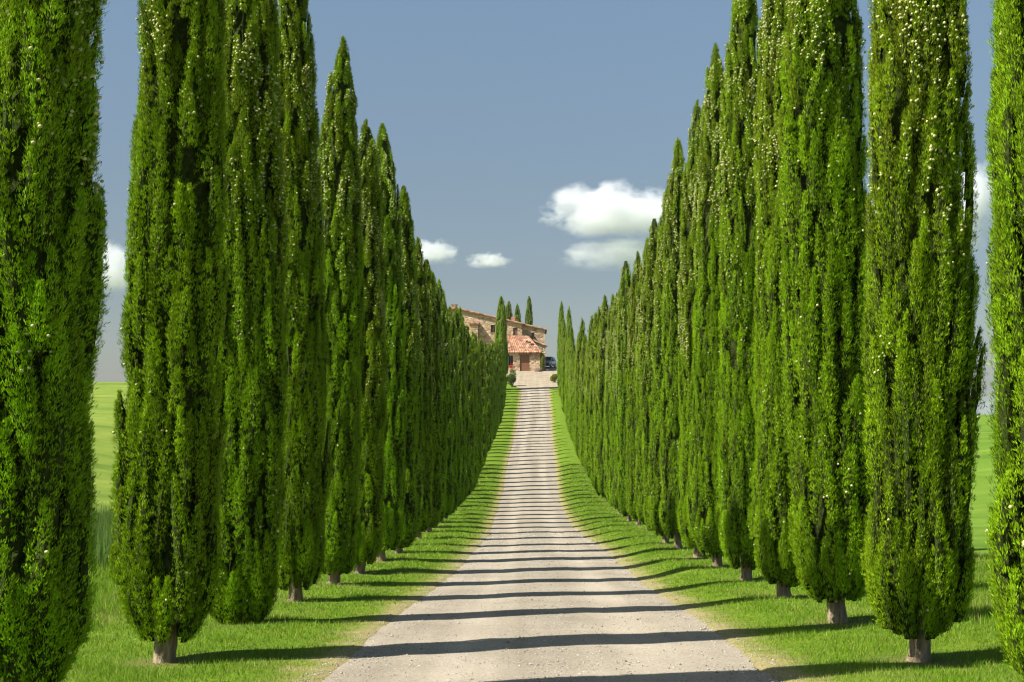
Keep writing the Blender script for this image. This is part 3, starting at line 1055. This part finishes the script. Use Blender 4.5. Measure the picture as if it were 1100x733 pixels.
def tiled_roof(c00, c10, c11, c01, period=.35, amp=.07, thick=.12):
    """corrugated slab; c00-c10 eave edge, c01-c11 upper edge"""
    a, b, c, d = (np.array(p, float) for p in (c00, c10, c11, c01))
    w = np.linalg.norm(b - a)
    nu = max(8, int(w / period) * 8)
    nv = max(2, int(np.linalg.norm(d - a) / .45))
    nrm = np.cross(b - a, d - a)
    nrm /= np.linalg.norm(nrm)
    if nrm[2] < 0:
        nrm = -nrm
    u = np.linspace(0, 1, nu + 1)
    vv = np.sort(np.concatenate([np.linspace(0, 1, nv + 1), np.linspace(0, 1, nv + 1)[1:-1] - 1e-3]))
    U, Vv = np.meshgrid(u, vv)
    P = (a * (1 - U)[..., None] + b * U[..., None]) * (1 - Vv)[..., None] + (d * (1 - U)[..., None] + c * U[..., None]) * Vv[..., None]
    cor = np.abs(np.sin(U * w / period * PI)) * amp
    step = .035 * (1 - (Vv * nv) % 1.0)
    Pt = P + nrm * (thick + cor + step)[..., None]
    ku, kv = len(u), len(vv)
    i = (np.arange(kv - 1)[:, None] * ku + np.arange(ku - 1)[None, :]).ravel()
    top_f = np.stack([i, i + 1, i + ku + 1, i + ku], 1)
    nb = ku * kv
    bot_f = top_f[:, ::-1] + nb
    e1 = np.arange(ku - 1)
    s1 = np.stack([e1, e1 + 1, e1 + 1 + nb, e1 + nb], 1)
    o = (kv - 1) * ku
    s2 = np.stack([e1 + o + nb, e1 + 1 + o + nb, e1 + 1 + o, e1 + o], 1)
    e2 = np.arange(kv - 1) * ku
    s3 = np.stack([e2 + nb, e2 + ku + nb, e2 + ku, e2], 1)
    e3 = e2 + ku - 1
    s4 = np.stack([e3, e3 + ku, e3 + ku + nb, e3 + nb], 1)
    return np.concatenate([Pt.reshape(-1, 3), P.reshape(-1, 3)]), np.concatenate([top_f, bot_f, s1, s2, s3, s4])


def roof(parts, name="roof", parent=house):
    Vs, Fs, o = [], [], 0
    for p in parts:
        v, f = tiled_roof(*p)
        Vs.append(v)
        Fs.append(f + o)
        o += len(v)
    return ob(name, mesh_np(name, np.concatenate(Vs), np.concatenate(Fs), M['tile']), parent)


z_ = z0_ - .1
# main roof: two slopes from the ridge
zrf = lambda x: z_ + slope * (x - x0_)
main = roof([((xc_ + .2, -.35, zrf(xc_ + .2)), (xc_ + .2, 12.3, zrf(xc_ + .2)), (x0_, 12.3, z_), (x0_, -.35, z_)),
             ((xR + .15, SET - .3, zrf(xR + .15)), (xR + .15, 12.3, zrf(xR + .15)), (xc_ + .21, 12.3, zrf(xc_ + .21)), (xc_ + .21, SET - .3, zrf(xc_ + .21))),
             ((-22.3, 12.3, z_ + slope * (x0_ + 22.3)), (-22.3, -.35, z_ + slope * (x0_ + 22.3)), (x0_ - .01, -.35, z_), (x0_ - .01, 12.3, z_))])
ch = MB()
xa, zt = W(484.5, 328.5, HY)
xb, _ = W(490.3, 330, HY)
ch.box(xa, xb, 1.0, 1.75, top(xa) - .6, zt)
ch.box(xa - .08, xb + .08, .92, 1.83, zt - .28, zt - .12)
co = ch.build("chimney", M['brick'], main)
cc = MB()
cc.box(xa + .05, xa + .2, 1.05, 1.7, zt, zt + .22)
cc.box(xb - .2, xb - .05, 1.05, 1.7, zt, zt + .22)
cc.box(xa - .1, xb + .1, .9, 1.85, zt + .22, zt + .32)
cc.build("chimney_cap", M['tile'], co)
ch = MB()
xa2, zt2 = W(549.2, 340.4, HY + 6)
ch.box(xa2, xa2 + .6, 6, 6.6, zt2 - 2.2, zt2)
ch.build("chimney", M['brick'], main)

# projecting oven / chimney breast on the main wall
xa, zt = W(504.5, 348.6, HY - .9)
xb, zb = W(513.2, 372, HY - .9)
m = MB()
m.box(xa, xb, -.9, -.003, -1.2, zt)
m.build("oven_bay", M['stone'], house)
b = roof([((xa - .15, -1.08, zt - .02), (xb + .15, -1.08, zt - .02), (xb + .15, .0 - .01, zt + .22), (xa - .15, -.01, zt + .22))], "oven_roof")
# annex (store with the brown door), hipped lean-to roof
AY = -4.0
ax0 = -4.75
axr, aze = W(580, 379.2, HY + AY)
_, azr = W(565, 362, HY)
axt, _ = W(566.5, 362, HY)
door = px_open(558.3, 568.9, 381.6, 397.6, HY + AY)
door = (door[0], door[1], -.62, door[3])
aw = px_open(546.2, 551.2, 382, 393, HY + AY)
m = wall_with_openings(ax0, axr, -1.4, lambda x: aze + .02, AY, AY + .4, [door, aw], True)
m.poly([(axr, AY, -1.4), (axr, -.02, -1.4), (axr, -.02, aze), (axr, AY, aze)])
m.poly([(ax0, AY, -1.4), (ax0, -.02, -1.4), (ax0, -.02, aze), (ax0, AY, aze)])
annex = m.build("annex_wall", M['stone'], house)
window(aw, AY, M['glass'], annex)
d = MB()
for k in range(5):
    wd = (door[1] - door[0]) / 5
    d.box(door[0] + k * wd + .004, door[0] + (k + 1) * wd - .004, AY + .13, AY + .18, -.62, door[3])
dd = d.build("door", M['wood'], annex)
h_ = MB()
h_.tube([(door[1] - .22, AY + .06, .42), (door[1] - .22, AY + .06, .62)], [.02, .02], 8)
h_.build("handle", M['plastic'], dd)
li = MB()
li.box(door[0] - .2, door[1] + .2, AY - .02, AY + .12, door[3], door[3] + .22)
li.build("lintel", M['frame'], annex)
roof([((ax0 - .2, AY - .35, aze - .1), (axr + .3, AY - .35, aze - .1), (axt, -.02, azr), (ax0 - .2, -.02, azr)),
      ((axr + .3, AY - .35, aze - .1), (axr + .3, -.02, aze - .1), (axt + .01, -.02, azr), (axt + .01, -.04, azr))], "annex_roof")
# dark spots on the annex roof, built as small dark-fronted tile boxes
for px, py in ((565.8, 368.4), (568.5, 369.2), (571.5, 371.6)):
    x, z = W(px, py, HY + AY * .35)
    yv = AY * (azr - z) / (azr - aze)
    v = MB()
    v.box(x - .17, x + .17, yv - .42, yv + .1, z + .0, z + .3)
    vv_ = v.build("roof_box", M['tile'], house)
    g_ = MB()
    g_.box(x - .12, x + .12, yv - .435, yv - .421, z + .03, z + .25)
    g_.build("dark_front", M['plastic'], vv_)
# small side wing to the right of the annex
sx1, szr = W(586.2, 371.5, HY - .8)
sx0, szl = W(572, 365.2, HY - .8)
m = MB()
stp = lambda x: szl + (szr - szl) * (x - sx0) / (sx1 - sx0) - .1
m2 = wall_with_openings(sx0, sx1, -1.2, stp, -.8, -.4, [], True)
m2.poly([(sx1, -.8, -1.2), (sx1, SET - .01, -1.2), (sx1, SET - .01, stp(sx1)), (sx1, -.8, stp(sx1))])
m2.poly([(sx0, -.8, -1.2), (sx0, -.01, -1.2), (sx0, -.01, stp(sx0)), (sx0, -.8, stp(sx0))])
wing = m2.build("side_wing", M['stone'], house)
roof([((sx1 + .22, -1.05, szr - .18), (sx1 + .22, SET - .01, szr - .18), (sx0, SET - .01, szl - .08), (sx0, -1.05, szl - .08))], "wing_roof", house)

# ------------------------------------------------------------------ car beside the house
CY_ = 210.5
car = empty("parked_car", (1.85, CY_, float(road_z(CY_)) + .03), "dark grey car parked beside the right corner of the farmhouse", "car", rz=math.radians(-14))
rings = []
# (y along the length, front = -y), each ring: sill z, sill half w, waist z, waist half w, top z, top half w
sec = [(-2.25, .45, .72, .62, .78, .80, .66), (-2.1, .30, .86, .70, .90, .92, .78), (-1.2, .28, .90, .80, .94, 1.02, .84),
       (-.95, .28, .90, .84, .94, 1.06, .85), (-.35, .28, .90, .92, .95, 1.60, .66), (.3, .28, .90, .93, .95, 1.68, .68),
       (1.5, .28, .90, .95, .95, 1.64, .66), (2.1, .32, .88, .92, .92, 1.15, .78), (2.25, .45, .78, .80, .84, .98, .74)]
m = MB()
for (yy, zs_, ws, zw, ww, zt, wt) in sec:
    m.v += [(-ws, yy, zs_), (-ww, yy, (zs_ + zw) / 2 + .1), (-ww, yy, zw), (-wt, yy, zt - .04), (-wt * .8, yy, zt), (wt * .8, yy, zt), (wt, yy, zt - .04), (ww, yy, zw), (ww, yy, (zs_ + zw) / 2 + .1), (ws, yy, zs_)]
for i in range(len(sec) - 1):
    for k in range(10):
        m.f.append((i * 10 + k, i * 10 + (k + 1) % 10, (i + 1) * 10 + (k + 1) % 10, (i + 1) * 10 + k))
m.f.append(tuple(range(10)))
m.f.append(tuple(range(80, 90)))
m.build("body", M['paint'], car, True, .02)
m = MB()
m.poly([(-.76, -.915, 1.10), (.76, -.915, 1.10), (.58, -.385, 1.60), (-.58, -.385, 1.60)])
ws = m.build("windscreen", M['carglass'], car)
ws.modifiers.new("t", 'SOLIDIFY').thickness = .02
for s in (-1, 1):
    m = MB()
    m.poly([(s * .945, -.55, 1.0), (s * .965, .3, 1.0), (s * .72, .3, 1.60), (s * .70, -.2, 1.54)])
    m.poly([(s * .965, .36, 1.0), (s * .965, 1.5, 1.02), (s * .71, 1.35, 1.57), (s * .72, .36, 1.60)])
    sw_ = m.build("side_window", M['carglass'], car)
    sw_.modifiers.new("t", 'SOLIDIFY').thickness = .03
    m = MB()
    m.box(s * .52 - .17, s * .52 + .17, -2.25, -2.08, .66, .82)
    m.build("headlight", M['lamp'], car, False, .03)
    m = MB()
    m.box(min(s * .94, s * 1.14), max(s * .94, s * 1.14), -.72, -.58, 1.02, 1.18)
    m.build("mirror", M['plastic'], car, False, .03)
    for yy in (-1.4, 1.35):
        m = MB()
        m.tube([(s * .74, yy, .35), (s * .76, yy, .35), (s * .94, yy, .35), (s * .96, yy, .35)], [.30, .35, .35, .30], 24)
        w_ = m.build("wheel", M['rubber'], car, False)
        m = MB()
        m.tube([(s * .955, yy, .35), (s * .972, yy, .35)], [.21, .19], 20)
        m.build("rim", M['rim'], w_)
m = MB()
m.box(-.82, .82, -2.33, -2.12, .34, .55)
m.build("bumper", M['plastic'], car, False, .05)
m = MB()
m.box(-.32, .32, -2.28, -2.16, .62, .80)
m.build("grille", M['plastic'], car)
m = MB()
m.box(-.26, .26, -2.35, -2.335, .40, .51)
m.build("number_plate", M['plate'], car)


# ------------------------------------------------------------------ small things in the courtyard
def rock(x, y, rx, ry, rz, seed, label):
    import bmesh
    r = np.random.default_rng(seed)
    bm = bmesh.new()
    bmesh.ops.create_icosphere(bm, subdivisions=3, radius=1)
    ph = r.uniform(0, 6, 9)
    for v in bm.verts:
        c = v.co
        k = 1 + .14 * math.sin(c.x * 3 + ph[0]) + .12 * math.sin(c.y * 4 + ph[1]) + .1 * math.sin(c.z * 5 + ph[2] + c.x * 2)
        v.co = Vector((c.x * rx * k, c.y * ry * k, max(c.z, -.3) * rz * k + rz * .25))
    me = bpy.data.meshes.new("boulder")
    bm.to_mesh(me)
    bm.free()
    me.materials.append(M['rock'])
    o = ob("boulder", me, None, (x, y, float(road_z(y)) + .03))
    tag(o, label, "rock", "boulders beside the annex")


rock(.45, 201.0, .55, .4, .32, 3, "larger brown boulder lying before the annex corner")
rock(1.6, 202.2, .36, .3, .24, 4, "smaller brown boulder lying in front of the parked car")

fy = HY + AY - .6
fx = (549.3 - 575) / 1500 * fy
pot = empty("flower_pot", (fx, fy, float(road_z(fy)) + .03), "terracotta pot of red flowers below the annex window", "flower pot")
m = MB()
m.tube([(0, 0, 0), (0, 0, .32), (0, 0, .36), (0, 0, .42)], [.17, .25, .29, .29], 20)
m.build("pot", M['pot'], pot)
fl = leaf_blob("foliage", 31, .38, .34, .28, 500, .09, M['petal'], pot)
fl.location = (0, 0, .38)

# ------------------------------------------------------------------ clouds (volumes well above the haze)
def m_cloud(seed, dens=.02):
    m = bpy.data.materials.new("cloud_vapour")
    m.use_nodes = True
    nt = m.node_tree
    nt.nodes.clear()
    out = N(nt, "ShaderNodeOutputMaterial")
    pv = N(nt, "ShaderNodeVolumePrincipled")
    pv.inputs["Color"].default_value = (.93, .935, .955, 1)
    pv.inputs["Anisotropy"].default_value = .1
    tc = N(nt, "ShaderNodeTexCoord")
    P = tc.outputs["Object"]
    n1 = N(nt, "ShaderNodeTexNoise")
    n1.inputs["Scale"].default_value = 1.9
    n1.inputs["Detail"].default_value = 5
    n1.inputs["Roughness"].default_value = .58
    mp = N(nt, "ShaderNodeMapping")
    mp.inputs["Location"].default_value = (seed * 3.7, seed * 1.3, seed * .7)
    mp.inputs["Scale"].default_value = (1.3, 1.0, .9)
    L(nt, P, mp.inputs[0])
    L(nt, mp.outputs[0], n1.inputs["Vector"])
    ln = N(nt, "ShaderNodeVectorMath", operation='LENGTH')
    L(nt, P, ln.inputs[0])
    fall = math_n(nt, 'SUBTRACT', 1.0, ln.outputs["Value"])          # 1 in the middle, 0 at the hull
    sep = N(nt, "ShaderNodeSeparateXYZ")
    L(nt, P, sep.inputs[0])
    flat_b = math_n(nt, 'MULTIPLY', math_n(nt, 'ADD', sep.outputs[2], .55, True), 2.2)     # flat base
    v = math_n(nt, 'ADD', math_n(nt, 'MULTIPLY', fall, 1.25), math_n(nt, 'MULTIPLY', math_n(nt, 'SUBTRACT', n1.outputs[0], .5), 2.4))
    v = math_n(nt, 'SUBTRACT', v, .30)
    v = math_n(nt, 'MULTIPLY', v, 2.6, True)
    hull = math_n(nt, 'MULTIPLY', fall, 7.0, True)
    v = math_n(nt, 'MULTIPLY', math_n(nt, 'MULTIPLY', v, hull), math_n(nt, 'MULTIPLY', flat_b, 1.0, True))
    L(nt, math_n(nt, 'MULTIPLY', v, dens), pv.inputs["Density"])
    L(nt, pv.outputs[0], out.inputs["Volume"])
    return m


def cloud(cx_, cy_, wpx, hpx, dist, seed, label, dens=.03):
    import bmesh
    x = (cx_ - 575) / 1500 * dist
    z = (440 - cy_) / 1500 * dist + EYE
    bm = bmesh.new()
    bmesh.ops.create_icosphere(bm, subdivisions=4, radius=1)
    me = bpy.data.meshes.new("cloud")
    bm.to_mesh(me)
    bm.free()
    me.materials.append(m_cloud(seed, dens))
    o = ob("cloud", me, None, (x, dist, z))
    o.scale = (wpx / 1500 * dist / 2, wpx / 1500 * dist / 2 * .7, hpx / 1500 * dist / 2)
    tag(o, label, "cloud", "clouds low over the horizon")
    return o


CD = 4200
cloud(664, 231, 190, 84, CD, 1, "largest white cloud, left of the tall right-row cypresses", .022)
cloud(684, 277, 190, 58, CD, 2, "faint grey cloud strip just beneath the largest white cloud", .0075)
cloud(462, 273, 74, 42, CD, 3, "small white cloud half behind the left row", .02)
cloud(524, 281, 60, 26, CD, 4, "small isolated oval cloud above the farmhouse", .022)
cloud(1010, 232, 200, 165, CD, 5, "tall white cloud showing between the nearest right-row cypresses", .02)
cloud(105, 292, 110, 90, CD, 6, "white cloud in the gap between the two nearest left cypresses", .02)

# ------------------------------------------------------------------ haze
hz = MB()
hz.box(-9000, 9000, -400, 9000, -49, 42)
m = bpy.data.materials.new("haze_air")
m.use_nodes = True
nt = m.node_tree
nt.nodes.clear()
out = N(nt, "ShaderNodeOutputMaterial")
pv = N(nt, "ShaderNodeVolumePrincipled")
pv.inputs["Color"].default_value = (.80, .87, .96, 1)
pv.inputs["Density"].default_value = .00006
pv.inputs["Anisotropy"].default_value = 0
L(nt, pv.outputs[0], out.inputs["Volume"])
HAZE = True
if HAZE:
    tag(hz.build("haze", m), "thin pale air over the fields", kind='stuff')

# ------------------------------------------------------------------ light, sky, camera
EL = math.radians(48)
AZ = math.atan2(.47, 1.0)                  # light runs to the right and away
dirv = Vector((math.cos(AZ) * math.cos(EL), math.sin(AZ) * math.cos(EL), -math.sin(EL)))
sun = bpy.data.lights.new("sun", 'SUN')
sun.energy = 5.0
sun.angle = math.radians(.5)
sun.color = (1.0, .96, .89)
so = bpy.data.objects.new("sun", sun)
so.rotation_euler = dirv.to_track_quat('-Z', 'Y').to_euler()
so.location = (-60, -40, 80)
link(so)

w = bpy.data.worlds.new("World")
scene.world = w
w.use_nodes = True
nt = w.node_tree
bg = nt.nodes["Background"]
sky = nt.nodes.new("ShaderNodeTexSky")
sky.sky_type = 'NISHITA'
sky.sun_disc = False
sky.sun_elevation = EL
sky.sun_rotation = math.atan2(-dirv.x, -dirv.y)
sky.altitude = 300
sky.air_density = 1.0
sky.dust_density = 1.6
sky.ozone_density = 1.5
hs = nt.nodes.new("ShaderNodeHueSaturation")
hs.inputs["Saturation"].default_value = .87
hs.inputs["Value"].default_value = 1.0
# storm-grey lower sky: the band near the horizon is duller than a clear-sky model gives
tcw = nt.nodes.new("ShaderNodeTexCoord")
spw = nt.nodes.new("ShaderNodeSeparateXYZ")
L(nt, tcw.outputs["Generated"], spw.inputs[0])
lowr = ramp(nt, spw.outputs[2], [(0.0, (1.06, 1.04, 1.12)), (.035, (.95, .96, .99)), (.09, (.82, .835, .86)), (.16, (.88, .915, .915)), (.30, (1.08, 1.19, 1.18))])
L(nt, sky.outputs[0], hs.inputs["Color"])
L(nt, mixc(nt, 1.0, hs.outputs[0], lowr.outputs[0], "MULTIPLY"), bg.inputs["Color"])
bg.inputs["Strength"].default_value = .05

cam = bpy.data.cameras.new("camera")
cam.sensor_width = 36
cam.lens = 36 * 1500 / 1100
cam.clip_start = .1
cam.clip_end = 20000
co_ = bpy.data.objects.new("camera", cam)
co_.location = (0, 0, EYE)
co_.rotation_euler = (PI / 2 + math.atan(73.5 / 1500), 0, math.atan(25 / 1500))
link(co_)
scene.camera = co_

scene.view_settings.view_transform = 'Standard'
scene.view_settings.look = 'None'
scene.view_settings.exposure = 1.0
scene.view_settings.gamma = 1
scene.view_settings.use_curve_mapping = False
c = scene.cycles
c.use_denoising = True
c.denoising_prefilter = 'ACCURATE'
c.filter_width = 1.2
c.use_adaptive_sampling = False
c.max_bounces = 12
c.diffuse_bounces = 1
c.transmission_bounces = 4
c.volume_bounces = 8
c.volume_step_rate = 1.0
c.volume_max_steps = 256
